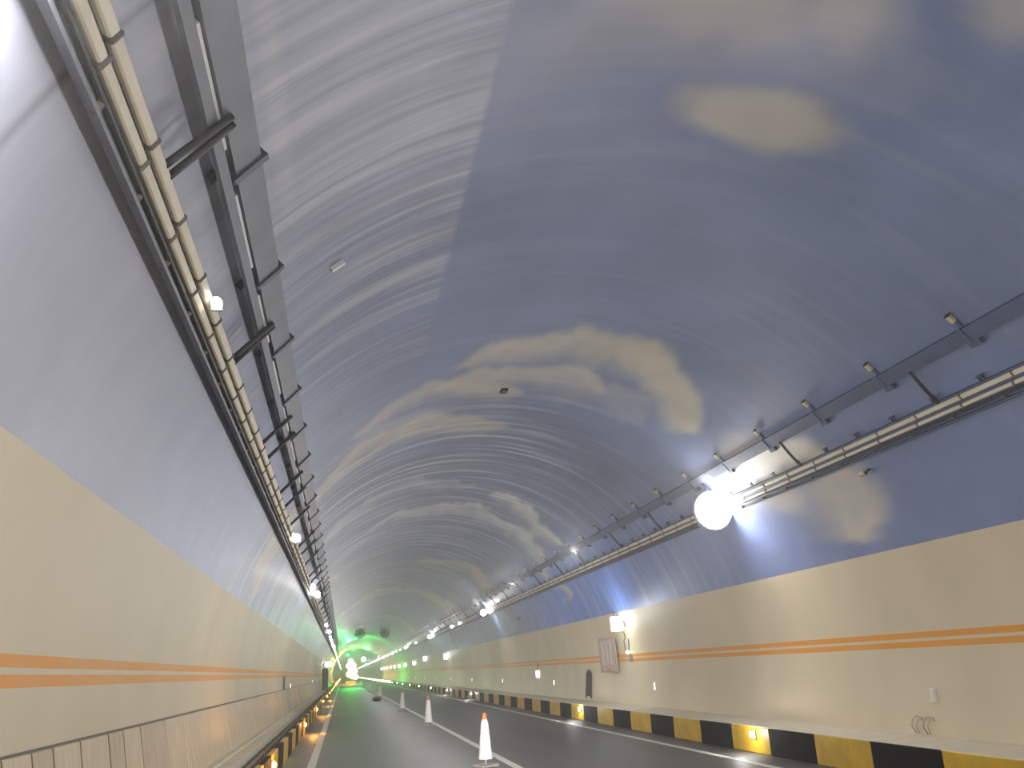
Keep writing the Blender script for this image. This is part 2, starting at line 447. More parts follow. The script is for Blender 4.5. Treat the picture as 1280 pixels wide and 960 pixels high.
# cover slabs on the walkway (top surface rises slightly to the wall)
def slab_mesh(x0, x1, z0, z1, ln, th=.05):
    bm = bmesh.new()
    hexa(bm, [(x0, 0, z0 - th), (x1, 0, z1 - th), (x1, ln, z1 - th), (x0, ln, z0 - th), (x0, 0, z0), (x1, 0, z1), (x1, ln, z1), (x0, ln, z0)])
    bmesh.ops.bevel(bm, geom=list(bm.edges), offset=.004, segments=1, affect='EDGES')
    return bm
SL = 1.2
me_s = share(slab_mesh(XK + .012, hx(.53) + .02, ZK + .012, .535, SL - .008), 'cover_slab', [M['slab']])
for k in range(0, 60):
    inst('cover_slab', me_s, (0, -2 + SL * k, random.uniform(-.002, .002)), wr)
bm = bmesh.new()
hexa(bm, [(XK + .01, 70, ZK - .03), (hx(.53), 70, ZK), (hx(.53), Y1, ZK), (XK + .01, Y1, ZK - .03), (XK + .01, 70, ZK + .012), (hx(.53), 70, .535), (hx(.53), Y1, .535), (XK + .01, Y1, ZK + .012)])
o = obj('cover_slab', bm, M['slab'], wr); o['kind'] = 'stuff'

# ---- left walkway: kerb, sunken dark channel, pale ledge, stone panels on the wall foot
bm = bmesh.new(); box(bm, -5.62, XL - .02, Y0, Y1, 0, .30)
wl = tag(obj('walkway', bm, M['concrete_dark']), 'narrow walkway with a dark sunken channel below the stone wall panels', kind='structure')
me_y = share(bevel_box(-.10, 0, 0, BL - .008, 0, ZK, .008), 'kerb_block', [M['yellow']])
me_b = share(bevel_box(-.10, 0, 0, BL - .008, 0, ZK, .008), 'kerb_block', [M['black']])
bmf = bmesh.new()
for k in range(-10, 260):
    y = y_first + .9 + BL * k
    if k < 60:
        tag(inst('kerb_block', me_y if k % 2 == 0 else me_b, (XL, y, 0), wl), 'yellow kerb block' if k % 2 == 0 else 'black kerb block')
    else: box(bmf, XL - .1, XL, y, y + BL - .02, 0, ZK, k % 2)
o = obj('kerb_block', bmf, [M['yellow'], M['black']], wl); o['kind'] = 'stuff'
# handrail-like dark pipes lying in the channel
for i, (x, z, r_) in enumerate(((-4.60, .36, .045), (-4.74, .35, .05))):
    bm = bmesh.new(); tube(bm, [(x, Y0, z), (x, 300, z)], r_, 8); tag(obj('channel_pipe', bm, M['concrete_dark'], wl, True))
# pale ledge: two steps
bm = bmesh.new(); box(bm, -5.12, -4.90, Y0, Y1, .28, .45); tag(obj('ledge', bm, M['slab'], wl), 'pale outer ledge')
bm = bmesh.new(); box(bm, -5.5, -5.135, Y0, Y1, .28, .49); tag(obj('ledge', bm, M['slab'], wl), 'pale inner ledge')
joints = [3.0, 4.0, 5.0, 5.9, 6.75, 7.35, 7.85, 8.6, 9.55, 10.15, 10.95, 12.4, 13.7, 15.5, 18.4, 19.8]
while joints[-1] < 80: joints.append(joints[-1] + random.choice((1.4, 1.6, 2.6, 2.0)))
mats_p = [M['panel'], M['panel2']]
for i in range(len(joints) - 1):
    y0, y1 = joints[i] + .024, joints[i + 1] - .024
    o1 = random.uniform(0, .004)
    x_t, x_b = -hx(1.31) + .012, -hx(.5) + .03
    bm = bmesh.new()
    hexa(bm, [(x_b - .03, y0, .49), (x_b + .05 + o1, y0, .49), (x_b + .05 + o1, y1, .49), (x_b - .03, y1, .49),
              (x_t - .03, y0, 1.315), (x_t + .02 + o1, y0, 1.315), (x_t + .02 + o1, y1, 1.315), (x_t - .03, y1, 1.315)])
    bmesh.ops.bevel(bm, geom=list(bm.edges), offset=.006, segments=1, affect='EDGES')
    obj('wall_panel', bm, mats_p[random.random() < .35], walls['wall_left'])
bm = bmesh.new(); y0 = joints[-1]
hexa(bm, [(x_b - .03, y0, .49), (x_b + .05, y0, .49), (x_b + .05, Y1, .49), (x_b - .03, Y1, .49), (x_t - .03, y0, 1.315), (x_t + .02, y0, 1.315), (x_t + .02, Y1, 1.315), (x_t - .03, Y1, 1.315)])
o = obj('wall_panel', bm, M['panel'], walls['wall_left']); o['kind'] = 'stuff'
bm = bmesh.new()
hexa(bm, [(x_b - .05, 2.5, .49), (x_b + .044, 2.5, .49), (x_b + .044, joints[-1], .49), (x_b - .05, joints[-1], .49), (x_t - .05, 2.5, 1.31), (x_t + .014, 2.5, 1.31), (x_t + .014, joints[-1], 1.31), (x_t - .05, joints[-1], 1.31)])
obj('panel_backing', bm, M['joint'], walls['wall_left'])
# dark rail above panels joint strip
bm = bmesh.new(); abox(bm, -1, 92.9, 93.35, Y0, 200, -.02, .018); tag(obj('panel_rail', bm, M['clip'], walls['wall_left']))

# ---- thin haze that fills the tunnel air
bm = bmesh.new(); n = 32
pr = [math.radians(-tE + 2 * tE * k / n) for k in range(n + 1)]
a = [bm.verts.new((R * math.sin(t_), Y0 + .1, ZC + R * math.cos(t_))) for t_ in pr]
b = [bm.verts.new((R * math.sin(t_), Y1 - 2, ZC + R * math.cos(t_))) for t_ in pr]
for k in range(n): bm.faces.new((a[k], a[k + 1], b[k + 1], b[k]))
a2 = [bm.verts.new((x, Y0 + .1, .01)) for x in (-5.2, 5.2)]; b2 = [bm.verts.new((x, Y1 - 2, .01)) for x in (-5.2, 5.2)]
bm.faces.new((a[0], a2[0], b2[0], b[0])); bm.faces.new((a2[0], a2[1], b2[1], b2[0])); bm.faces.new((a2[1], a[-1], b[-1], b2[1]))
bm.faces.new(a + [a2[1], a2[0]]); bm.faces.new((b + [b2[1], b2[0]])[::-1])
hz = bpy.data.materials.new('haze'); hz.use_nodes = True; nt = hz.node_tree; nt.nodes.remove(nt.nodes['Principled BSDF'])
v = nt.nodes.new('ShaderNodeVolumeScatter'); v.inputs['Density'].default_value = .0040; v.inputs['Anisotropy'].default_value = .55
v.inputs['Color'].default_value = (1, .985, .97, 1)
nt.links.new(v.outputs[0], nt.nodes['Material Output'].inputs['Volume'])
tag(obj('haze', bm, hz), 'thin pale haze in the tunnel air', kind='structure')

# ================================================================ CABLE TRAYS
WHO = {-1: ('left', 'above the plain stone wall panels'), 1: ('right', 'above the yellow and black kerb')}
def upper_tray(s):
    side = 'on the left side' if s < 0 else 'on the right side'
    t = thing('upper_cable_tray', 'dark steel cable tray along the vault, the upper one ' + side, 'cable tray', (s * 3.9, 0, 5.2))
    inv = Vector(t.location)
    def put(name, bm, m, lab=None):
        bmesh.ops.translate(bm, verts=bm.verts, vec=-inv)
        o = obj(name, bm, m, t)
        if lab: tag(o, lab)
        return o
    mm = M['tray'] if s < 0 else M['tray_side']
    bm = bmesh.new()                                   # main channel: base and two lips
    if s < 0:
        abox(bm, s, 46.1, 48.65, Y0, 300, .13, .15); abox(bm, s, 46.1, 46.35, Y0, 300, .05, .13); abox(bm, s, 48.4, 48.65, Y0, 300, .05, .13)
    else:
        abox(bm, s, 46.5, 48.55, Y0, 300, .03, .09)
    put('tray_channel', bm, mm)
    if s < 0:
        bm = bmesh.new(); abox(bm, s, 49.2, 50.05, Y0, 300, .10, .15); put('side_channel', bm, mm)
    gap = None
    ybr = [.2 + 1.79 * k for k in range(0, 60)] if s < 0 else [8.35 - 1.72 * 3 + 1.72 * k for k in range(0, 62)]
    # bracket arms
    bm = bmesh.new()
    if s < 0:
        abox(bm, s, 45.6, 50.3, -.03, .03, .0, .05); abox(bm, s, 45.6, 49.0, -.035, .035, .15, .17); abox(bm, s, 45.6, 45.9, -.03, .03, .04, .16)
        abox(bm, s, 48.7, 49.1, -.03, .03, .04, .16)
    else:
        abox(bm, s, 45.3, 49.6, -.025, .025, .0, .03); abox(bm, s, 46.3, 48.7, -.03, .03, .088, .10)
    bmesh.ops.translate(bm, verts=bm.verts, vec=(-inv.x, 0, -inv.z))
    me = share(bm, 'bracket', [M['bracket'] if s < 0 else M['tray_side']])
    bm = bmesh.new(); abox(bm, s, 44.35, 45.4, -.028, .028, .02, .065, 0); abox(bm, s, 44.1, 44.35, -.034, .034, .015, .07, 1)
    bmesh.ops.translate(bm, verts=bm.verts, vec=(-inv.x, 0, -inv.z))
    me2 = share(bm, 'bracket_arm', [M['brack_cream'], M['rubber']])
    bm = bmesh.new(); abox(bm, s, 48.5, 49.4, -.11, .06, .03, .09, 0)
    bmesh.ops.translate(bm, verts=bm.verts, vec=(-inv.x, 0, -inv.z))
    me3 = share(bm, 'bracket_foot', [mm])
    bm = bmesh.new(); abox(bm, s, 48.72, 49.12, .25, 1.45, .03, .12)
    bmesh.ops.translate(bm, verts=bm.verts, vec=(-inv.x, 0, -inv.z))
    me4 = share(bm, 'white_strip', [M['white_strip']])
    for k, y in enumerate(ybr):
        b = inst('bracket', me, (0, y, 0), t)
        if s > 0:
            inst('bracket_arm', me2, (0, 0, 0), b); inst('bracket_foot', me3, (0, 0, 0), b)
        elif y < 60:
            inst('white_strip', me4, (0, y, 0), t)
    return t
def lower_tray(s):
    side = 'on the left side' if s < 0 else 'on the right side'
    t = thing('lower_cable_tray', 'cable tray with two rows of cream covers ' + side, 'cable tray', (s * 4.35, 0, 4.6))
    inv = Vector(t.location)
    def put(name, bm, m):
        bmesh.ops.translate(bm, verts=bm.verts, vec=-inv); return obj(name, bm, m, t)
    bm = bmesh.new()
    abox(bm, s, 54.0, 57.1, Y0, 300, .07, .09); abox(bm, s, 56.85, 57.1, Y0, 300, .09, .15); abox(bm, s, 53.75, 54.0, Y0, 300, .03, .10)
    put('tray_channel', bm, M['tray'] if s < 0 else M['tray_side'])
    bm = bmesh.new(); tube(bm, [(arcpt(s, 56.2, .12)[0], Y0, arcpt(s, 56.2, .12)[1]), (arcpt(s, 56.2, .12)[0], 300, arcpt(s, 56.2, .12)[1])], .018, 6)
    put('cable', bm, M['rubber'])
    L = .90
    def mk(t0, t1, name, m, ln=L - .03, h0=.09, h1=.15):
        bm = bmesh.new(); abox(bm, s, t0, t1, 0, ln, h0, h1)
        bmesh.ops.bevel(bm, geom=list(bm.edges), offset=.012, segments=1, affect='EDGES')
        bmesh.ops.translate(bm, verts=bm.verts, vec=(-inv.x, 0, -inv.z)); return share(bm, name, [m])
    a = mk(53.85, 54.7, 'cover', M['cream']) if s < 0 else mk(54.05, 54.75, 'cover', M['cream'], h1=.125)
    b = mk(55.05, 55.8, 'cover', M['cream']) if s < 0 else mk(55.25, 55.8, 'cover', M['cream'], h1=.125)
    c = mk(53.75, 54.8, 'clip', M['clip'], .035, .08, .162); c2 = mk(54.9, 56.0, 'clip', M['clip'], .035, .08, .162)
    c3 = mk(56.0, 57.15, 'rung', M['clip'], .05, .09, .13)
    if s > 0:
        c = mk(53.95, 54.85, 'clip', M['clip'], .03, .08, .132); c2 = mk(55.1, 55.95, 'clip', M['clip'], .03, .08, .132)
    hk = bmesh.new()
    for yy in (-.03, .03): abox(hk, s, 53.0, 53.8, yy - .012, yy + .012, .05, .075)
    abox(hk, s, 52.9, 53.1, -.045, .045, .04, .09)
    bmesh.ops.translate(hk, verts=hk.verts, vec=(-inv.x, 0, -inv.z)); hk = share(hk, 'hook', [M['bracket']])
    off = .1 if s < 0 else .12
    for k in range(0, 84):
        y = off + L * k
        inst('cover', a, (0, y, 0), t); inst('cover', b, (0, y + .08, 0), t)
        inst('clip', c, (0, y - .035, 0), t); inst('clip', c2, (0, y + .045, 0), t)
        if k < 45: inst('rung', c3, (0, y + .3, 0), t)
        if s > 0: inst('hook', hk, (0, y + .45, 0), t)
    bm = bmesh.new(); abox(bm, s, 53.85, 54.7, off + L * 84, 300, .09, .15); abox(bm, s, 55.05, 55.8, off + L * 84, 300, .09, .15)
    o = put('cover', bm, M['cream']); o['kind'] = 'stuff'
for s in (-1, 1):
    upper_tray(s); lower_tray(s)

# ---- black cables that link the trays
def link_cable(s, y, label, group, r_=.022, double=False):
    bm = bmesh.new()
    for dy in ((0, .13) if double else (0,)):
        pts = []
        for k in range(9):
            f = k / 8
            th = 48.2 + (54.0 - 48.2) * f
            h = (.18 - .05 * f + .05 * math.sin(math.pi * f)) if s < 0 else .09
            x, z = arcpt(s, th, h)
            z += .06 * math.sin(math.pi * f) * (1 if s < 0 else -.6)
            pts.append((x, y + dy * (.6 + .4 * f), z))
        tube(bm, pts, r_, 8)
    o = obj('link_cable', bm, M['rubber'], None, True)
    tag(o, label, 'cable', group)
ly = {-1: [4.85, 8.28, 11.6, 12.45, 15.0, 16.3, 18.3, 21.6, 23.0, 25.2, 28.4, 30.1, 32.6, 36, 39.5, 43, 46.5, 50, 54, 58, 62, 66, 70, 75, 80],
      1: [9.5, 13.1, 16.5, 19.9, 23.1, 26.9, 29.9, 33.5, 37.0, 40.5, 44, 47.5, 51, 54.5, 58, 62, 66, 70, 75, 80]}
for s in (-1, 1):
    sd = 'left' if s < 0 else 'right'
    for k, y in enumerate(ly[s]):
        dbl = (s < 0 and k < 2) or (s > 0 and k == 5)
        if k < 12:
            o_ = 'nearest' if k == 0 else ORD[k + 1] + ' nearest'
            lab = '%sblack cable%s joining the trays on the %s side, %s to the camera' % ('pair of ' if dbl else '', 's' if dbl else '', sd, o_)
            link_cable(s, y, lab, 'cables linking the trays', .026 if s < 0 else .024, dbl)
        else:
            link_cable(s, y, 'thin distant black cable joining the trays on the %s side, beyond the twelfth' % sd, 'far linking cables on the ' + sd, .026)

# ================================================================ LAMPS
def add_light(name, loc, power, col, rad, parent):
    ld = bpy.data.lights.new(name, 'POINT'); ld.energy = power; ld.color = col; ld.shadow_soft_size = rad
    lo = bpy.data.objects.new(name, ld); COL.objects.link(lo); lo.location = loc; lo.parent = parent
    return lo
def flood(s, y, label, group=None, power=LAMP_W, rad=.20, lit=True):
    x, z = arcpt(s, 54.2, .30)
    t = thing('flood_lamp', label, 'lamp', (x, y, z), group)
    bm = bmesh.new()                                       # round housing behind a domed lens, facing down the tunnel and inward
    lathe(bm, [(rad * .55, rad * .62), (rad * .95, rad * .42), (rad * 1.04, rad * .12), (rad * 1.04, rad * .0)], 20, axis='y')
    obj('housing', bm, M['housing'], t, True)
    bm = bmesh.new(); lathe(bm, [(rad * .98, 0), (rad * .92, -rad * .22), (rad * .7, -rad * .42), (rad * .3, -rad * .52), (.01, -rad * .54)], 20, axis='y')
    obj('lens', bm, M['lamp'], t, True)
    bm = bmesh.new(); ax, az = arcpt(s, 55.4, .1); tube(bm, [(0, rad * .3, 0), (ax - x, rad * .3, az - z)], .03, 6)
    obj('arm', bm, M['bracket'], t)
    if power: add_light('glow', (0, -rad * .9, -.05), power, LAMP_COL, rad, t)
    return t
flood(1, 16.5, 'big dazzling white flood lamp hanging below the right-hand cable trays', rad=.40, power=LAMP_W * 1.2)  # lens disc enlarged to stand for the lamp's bloom
flood(-1, 3.0, 'flood lamp above the top left corner of the photo', power=LAMP_W * 5.5)
bl = [(1, 47.5), (1, 78.7), (1, 110), (1, 140), (1, 174), (-1, 33.4), (-1, 63), (-1, 94)]
labs = ['round white flood lamp on the right-hand tray, next one beyond the big dazzling lamp',
        'round white flood lamp on the right-hand tray, second one beyond the big dazzling lamp',
        'round white flood lamp on the right-hand tray, third beyond the big dazzling lamp',
        'round white flood lamp on the right-hand tray, fourth beyond the big dazzling lamp',
        'round white flood lamp on the right-hand tray, fifth beyond the big dazzling lamp',
        'brightest round lamp on the left-hand lower tray, low in its run',
        'round white flood lamp on the left-hand tray, next beyond the brightest one',
        'small distant flood lamp on the left-hand tray, second beyond the brightest one']
for (s, y), lb in zip(bl, labs): flood(s, y, lb, power=LAMP_W if y < 120 else 0, rad=.12 if s < 0 else .17)
flood(1, -12.0, 'added fill lamp on the right tray, unseen behind the camera'); flood(-1, -12.0, 'added fill lamp on the left tray, unseen behind the camera')  # extra fill lamps added out of view to brighten the near tunnel
def small_lamp(s, y, label, group=None, power=0, size=.07):
    x, z = arcpt(s, 54.3, .22)
    t = thing('tray_lamp', label, 'lamp', (x, y, z), group)
    bm = bmesh.new(); lathe(bm, [(size * .3, -size * 1.2), (size, -size * .6), (size, size * .6), (size * .5, size)], 10, axis='y'); obj('lens', bm, M['lamp_small'], t, True)
    bm = bmesh.new(); box(bm, -size, size, size * .9, size * 1.6, -size, size); obj('housing', bm, M['housing'], t)
    ax, az = arcpt(s, 54.3, .13); bm = bmesh.new(); tube(bm, [(0, size, 0), (ax - x, size, az - z)], .02, 6); obj('arm', bm, M['bracket'], t)
small_lamp(-1, 6.75, 'small white bulb lamp near the top of the left-hand lower tray', size=.045)
small_lamp(-1, 19.6, 'small lamp on the left-hand lower tray beside the low cream cloud', size=.09)
small_lamp(-1, 30.9, 'small lamp just above the brightest lamp on the left-hand tray', size=.09)
small_lamp(1, 58.4, 'small lamp on the right-hand tray, nearer of the close pair', size=.09)
small_lamp(1, 62.6, 'small lamp on the right-hand tray, farther of the close pair', size=.11)
for y in (55, 72, 77, 83, 90, 99, 104, 112, 118, 126, 136, 148): small_lamp(-1, y, 'tiny distant lamp in the close row along the left-hand lower tray', 'distant left tray lamps', size=.09)
for y in (95, 122, 131, 150, 158, 166, 184, 192): small_lamp(1, y, 'tiny distant lamp in the row along the right-hand lower tray', 'distant right tray lamps', size=.11)
def run_of_lamps(name, label, cat, pts, r_, m):
    bm = bmesh.new()
    for p in pts:
        bmesh.ops.create_icosphere(bm, subdivisions=1, radius=r_, matrix=Matrix.Translation(p))
    o = obj(name, bm, m, None, True); tag(o, label, cat, kind='stuff')
xl, zl = arcpt(-1, 54.5, .2); xr, zr = arcpt(1, 54.5, .2)
run_of_lamps('lamp_row', 'far run of lamps merging into a bright line on the left-hand tray', 'lamps', [(xl, 155 + 7 * k, zl) for k in range(48)], .15, M['lamp_far'])
run_of_lamps('lamp_row', 'far run of lamps merging into a bright line on the right-hand tray', 'lamps', [(xr, 200 + 7 * k, zr) for k in range(44)], .16, M['lamp_far'])

# ---- kerb lamps
def kerb_lamp(x, y, z, m, col, power, label, group, s):
    t = thing('kerb_lamp', label, 'lamp', (x, y, z), group)
    bm = bmesh.new(); bmesh.ops.create_uvsphere(bm, u_segments=12, v_segments=8, radius=.075); 
    bmesh.ops.scale(bm, vec=(.6, 1, .8), verts=bm.verts); obj('lens', bm, m, t, True)
    bm = bmesh.new(); box(bm, (.0 if s > 0 else -.05), (.05 if s > 0 else 0), -.12, .12, -.085, .085)
    bmesh.ops.bevel(bm, geom=list(bm.edges), offset=.012, segments=1, affect='EDGES'); obj('housing', bm, M['housing'], t)
    if power: add_light('glow', (-.28 * s, -.05, 0.05), power, col, .05, t)
for k, y in enumerate((16.72, 29.72, 55.7, 68.9, 81.8, 95.0, 108, 121, 134, 147)):
    if k < 4: lb = 'white lamp on the yellow and black kerb, %s to the camera' % ('nearest' if k == 0 else ORD[k + 1] + ' nearest'); g = 'white kerb lamps'
    else: lb = 'small distant white lamp on the far stretch of the yellow and black kerb'; g = 'distant white kerb lamps'
    kerb_lamp(XK - .035, y, .33, M['kerb_white'], (1, .98, 1), (16 if k < 4 else 0), lb, g, 1)
for k in range(10):
    y = 17.1 + 13.35 * k
    if k < 5: lb = 'glowing orange lamp on the left-hand kerb, %s to the camera' % ('nearest' if k == 0 else ORD[k + 1] + ' nearest'); g = 'orange kerb lamps'
    else: lb = 'tiny distant orange lamp on the far stretch of the left-hand kerb'; g = 'distant orange kerb lamps'
    kerb_lamp(XL + .035, y, .30, M['kerb_orange'], (1, .45, .07), (32 if k < 5 else 0), lb, g, -1)
run_of_lamps('kerb_lamp_row', 'far kerb lamps merging into an orange line on the left', 'lamps', [(XL + .04, 150 + 6 * k, .36) for k in range(40)], .16, M['kerb_orange'])
run_of_lamps('kerb_lamp_row', 'far kerb lamps merging into a white line on the right', 'lamps', [(XK - .04, 153 + 6 * k, .36) for k in range(50)], .18, M['lamp_far'])

# ---- wall markers, spaced 12.25 m
def marker(s, y, label, group, lit=True, z=1.08):
    x = s * (hx(z) - .005)
    t = thing('wall_marker', label, 'marker', (x, y, z), group)
    bm = bmesh.new(); box(bm, -.03, .03, -.055, .055, -.105, .105); bmesh.ops.bevel(bm, geom=list(bm.edges), offset=.008, segments=1, affect='EDGES')
    obj('body', bm, M['marker_off'], t)
    bm = bmesh.new(); box(bm, (-.038 if s > 0 else .02), (-.02 if s > 0 else .038), -.04, .04, -.09, .09)
    obj('face', bm, M['marker'] if lit else M['marker_off'], t)  # reflector face: its glow stands for light thrown back
marker(1, 12.25, 'unlit pale marker on the right wall, above the cable stubs', 'wall markers', False)
marker(1, 24.5, 'small lit white marker low on the right wall, nearest lit one', 'wall markers')
marker(1, 36.9, 'small lit white marker beyond the dark niche', 'wall markers')
for y in (49.3, 61.4, 73.6, 86, 98, 110, 122): marker(1, y, 'tiny distant lit marker low on the right wall', 'distant wall markers')
marker(-1, 40.4, 'lit marker above the stone panels on the left wall', 'left wall markers', True, 1.42)
marker(-1, 69, 'distant lit marker above the stone panels, second nearest', 'left wall markers', True, 1.42)
marker(-1, 81.5, 'distant lit marker above the stone panels, third nearest', 'left wall markers', True, 1.42)
bm = bmesh.new(); box(bm, -.03, .03, -.05, .05, -.25, .25)
o = obj('wall_post', bm, M['clip']); o.location = (-hx(1.5) + .03, 36.2, 1.56); tag(o, 'short dark post beside the lit marker on the left wall', 'post')

# ---- bright box sign with its bracket and the little box below it
def wall_light_box(y, z, label, group, power, big=True):
    x = hx(z)
    t = thing('light_box', label, 'light box', (x, y, z), group)
    w = .36 if big else .30
    bm = bmesh.new(); box(bm, -w - .08, -.08, -.07, .07, -.21, .21); bmesh.ops.bevel(bm, geom=list(bm.edges), offset=.02, segments=1, affect='EDGES')
    obj('lit_face', bm, M['lamp_small'], t)
    bm = bmesh.new(); box(bm, -.085, .0, -.05, .05, -.10, .10); obj('wall_mount', bm, M['housing'], t)
    if big:
        bm = bmesh.new()
        tube(bm, [(-.20, 0, .20), (-.22, .1, .32), (-.28, .3, .40)], .012, 6); tube(bm, [(-.30, 0, .20), (-.35, .05, .42)], .012, 6)
        obj('bracket', bm, M['bracket'], t)
        bm = bmesh.new(); tube(bm, [(-.10, 0, -.2), (-.06, -.04, -.30), (-.05, -.05, -.42), (-.08, 0, -.50), (-.05, 0, -.80)], .012, 6); obj('wire', bm, M['rubber'], t)
    if power: add_light('glow', (-.95, -.35, -.05), power, (.93, .98, 1), .05, t)
wall_light_box(26.45, 2.88, 'glaring white light box on the right wall above the leaning pinkish sign board', None, 38)
for k, (y, z) in enumerate(((74.3, 2.85), (93.5, 3.0), (109, 2.75))):
    wall_light_box(y, z, ['white light box on the right wall, first beyond the glaring one', 'white light box on the right wall, second beyond the glaring one', 'white light box on the right wall, third beyond the glaring one'][k], None, 18 if k < 1 else 0, False)
for y in (125, 138, 151, 164, 177, 190, 203): wall_light_box(y, 2.7, 'tiny distant light box in the row along the right wall', 'distant light boxes', 0, False)
# lit box with wire
t = thing('wall_lantern', 'small lit white box hanging from a wire under the right wall stripes', 'lamp', (hx(1.42) - .06, 40.0, 1.42))
bm = bmesh.new(); box(bm, -.07, .05, -.10, .10, -.15, .15); obj('lens', bm, M['marker'], t)
bm = bmesh.new(); tube(bm, [(0, 0, .15), (.02, .02, .5)], .02, 6); obj('wire', bm, M['bracket'], t)
# small box beside the sign
x = hx(2.0); t = thing('junction_box', 'small grey box with a tiny pale lamp right of the sign board', 'box', (x, 26.5, 1.92))
bm = bmesh.new(); box(bm, -.09, .0, -.10, .06, -.16, .06); obj('body', bm, M['housing'], t)
bm = bmesh.new(); bmesh.ops.create_uvsphere(bm, u_segments=10, v_segments=6, radius=.05, matrix=Matrix.Translation((-.11, 0, .12))); obj('lens', bm, M['greenwhite'], t, True)
bm = bmesh.new(); tube(bm, [(-.05, 0, .05), (-.06, .0, .12), (-.03, 0, .9)], .012, 6); obj('wire', bm, M['rubber'], t)

# ---- leaning sign board on the right wall
t = thing('sign_board', 'pinkish sign board with vertical lines of faded lettering, leaning out from the wall', 'sign', (hx(2.0) - .20, 28.3, 1.99))
t.rotation_euler = (0, math.radians(-2.5), math.radians(8))
bm = bmesh.new(); box(bm, -.02, .02, -.62, .62, -.52, .52); bmesh.ops.bevel(bm, geom=list(bm.edges), offset=.008, segments=1, affect='EDGES'); obj('board', bm, M['sign'], t)
bm = bmesh.new()
for a in ((-.62, .62, .49, .52), (-.62, .62, -.52, -.49), (-.62, -.58, -.49, .49), (.58, .62, -.49, .49)): box(bm, -.028, -.018, a[0], a[1], a[2], a[3])
obj('frame', bm, M['sign_grey'], t)
bm = bmesh.new()
for yc in (-.28, .02, .32):
    z = .40
    while z > -.22:
        hgt = random.uniform(.05, .09); box(bm, -.024, -.0195, yc - .05, yc + .06, z - hgt, z); z -= hgt + .03
tag(obj('lettering', bm, M['sign_pale'], t), kind='stuff')
bm = bmesh.new()
for yc, w_, zc_ in ((-.40, .09, -.33), (-.12, .07, -.30), (.12, .10, -.36), (.38, .07, -.32), (.0, .3, -.44)): box(bm, -.025, -.0195, yc - w_ / 2, yc + w_ / 2, zc_ - .03, zc_ + .035)
tag(obj('lettering', bm, M['sign_red'], t), 'faded red marks along the bottom', kind='stuff')
bm = bmesh.new()
for yy in (-.4, .4): tube(bm, [(.02, yy, .3), (.19 - yy * .13, yy, .34)], .02, 6)
obj('mount', bm, M['bracket'], t)

# ---- dark niche with a rounded head, its door frame and pale foot
ny0, ny1, nz0, nz1 = 31.15, 31.75, .60, 1.52
t = thing('wall_niche', 'dark round-headed niche in the right wall left of the sign board', 'niche', (hx(1.05), 31.45, .6))
def arch(bm, w, h, x0, x1):
    pts = [(-w, 0), (w, 0)] + [(w * math.cos(a), h - w * .5 + w * .5 * math.sin(a)) for a in [math.pi * k / 10 for k in range(11)]]
    lean = lambda z: (hx(.6 + z) - hx(1.05)) * .8
    a = [bm.verts.new((x0 + lean(z), y, z)) for y, z in pts]; b = [bm.verts.new((x1 + lean(z), y, z)) for y, z in pts]
    bm.faces.new(a); bm.faces.new(b[::-1])
    for k in range(len(pts)): bm.faces.new((a[k], a[(k + 1) % len(pts)], b[(k + 1) % len(pts)], b[k]))
bm = bmesh.new(); arch(bm, .46, 1.0, -.02, .03); obj('frame', bm, M['niche_frame'], t)
bm = bmesh.new(); arch(bm, .40, .94, -.03, .02); obj('recess', bm, M['niche'], t)
bm = bmesh.new(); box(bm, -.10, -.02, -.22, .12, .0, .07); obj('sill', bm, M['marker_off'], t)

# ---- cable stubs at the wall foot
for dy, lb in ((0.0, 'looped pale cable stub at the foot of the right wall, one on the right'), (.28, 'looped pale cable stub at the foot of the right wall, one on the left')):
    bm = bmesh.new(); x = hx(.6) - .03
    tube(bm, [(x, 12.42 + dy, .545), (x - .03, 12.46 + dy, .64), (x - .01, 12.45 + dy, .74), (x + .02, 12.38 + dy, .79), (x + .03, 12.28 + dy, .77), (x + .02, 12.26 + dy, .73)], .011, 6)
    tube(bm, [(x, 12.36 + dy, .545), (x - .01, 12.38 + dy, .66), (x + .02, 12.33 + dy, .75)], .008, 6)
    tag(obj('cable_stub', bm, M['concrete'], None, True), lb, 'cable')

# ---- little things fixed to the vault
def plate(s, th, y, dth, ln, m, label, cat, name='ceiling_plate', rz=0):
    bm = bmesh.new(); abox(bm, s, th - dth, th + dth, -ln / 2, ln / 2, .0, .05)
    o = obj(name, bm, m); o.location.y = y; tag(o, label, cat); return o
plate(-1, 37.7, 8.53, .9, .05, M['white_strip'], 'short pale metal strip on the vault right of the left-hand trays', 'strip', 'metal_strip')
plate(-1, 1.1, 16.25, .7, .22, M['rubber'], 'tiny dark plate on the cream arched cloud at the crown', 'plate')
def camera_box(s, th, y, label, col='housing'):
    x, z = arcpt(s, th, .16)
    t = thing('tunnel_camera', label, 'camera', (x, y, z))
    bm = bmesh.new(); box(bm, -.04, .04, -.09, .05, -.03, .04); bmesh.ops.bevel(bm, geom=list(bm.edges), offset=.012, segments=1, affect='EDGES'); obj('body', bm, M[col], t)
    bm = bmesh.new(); lathe(bm, [(.022, -.09), (.022, -.11), (.014, -.115)], 10, axis='y'); obj('lens', bm, M['rubber'], t)
    ax, az = arcpt(s, th, .0); bm = bmesh.new(); tube(bm, [(0, 0, 0), (ax - x, 0, az - z)], .02, 6); obj('arm', bm, M['bracket'], t)
camera_box(1, 59.2, 11.75, 'small pale box camera below the right-hand tray near the low cloud', 'brack_cream')
camera_box(1, 64.6, 40.9, 'small dark camera on the blue right wall above the beige band', 'bracket')
t2 = camera_box(1, 59, 66, 'small dark camera far along under the right-hand tray', 'rubber')

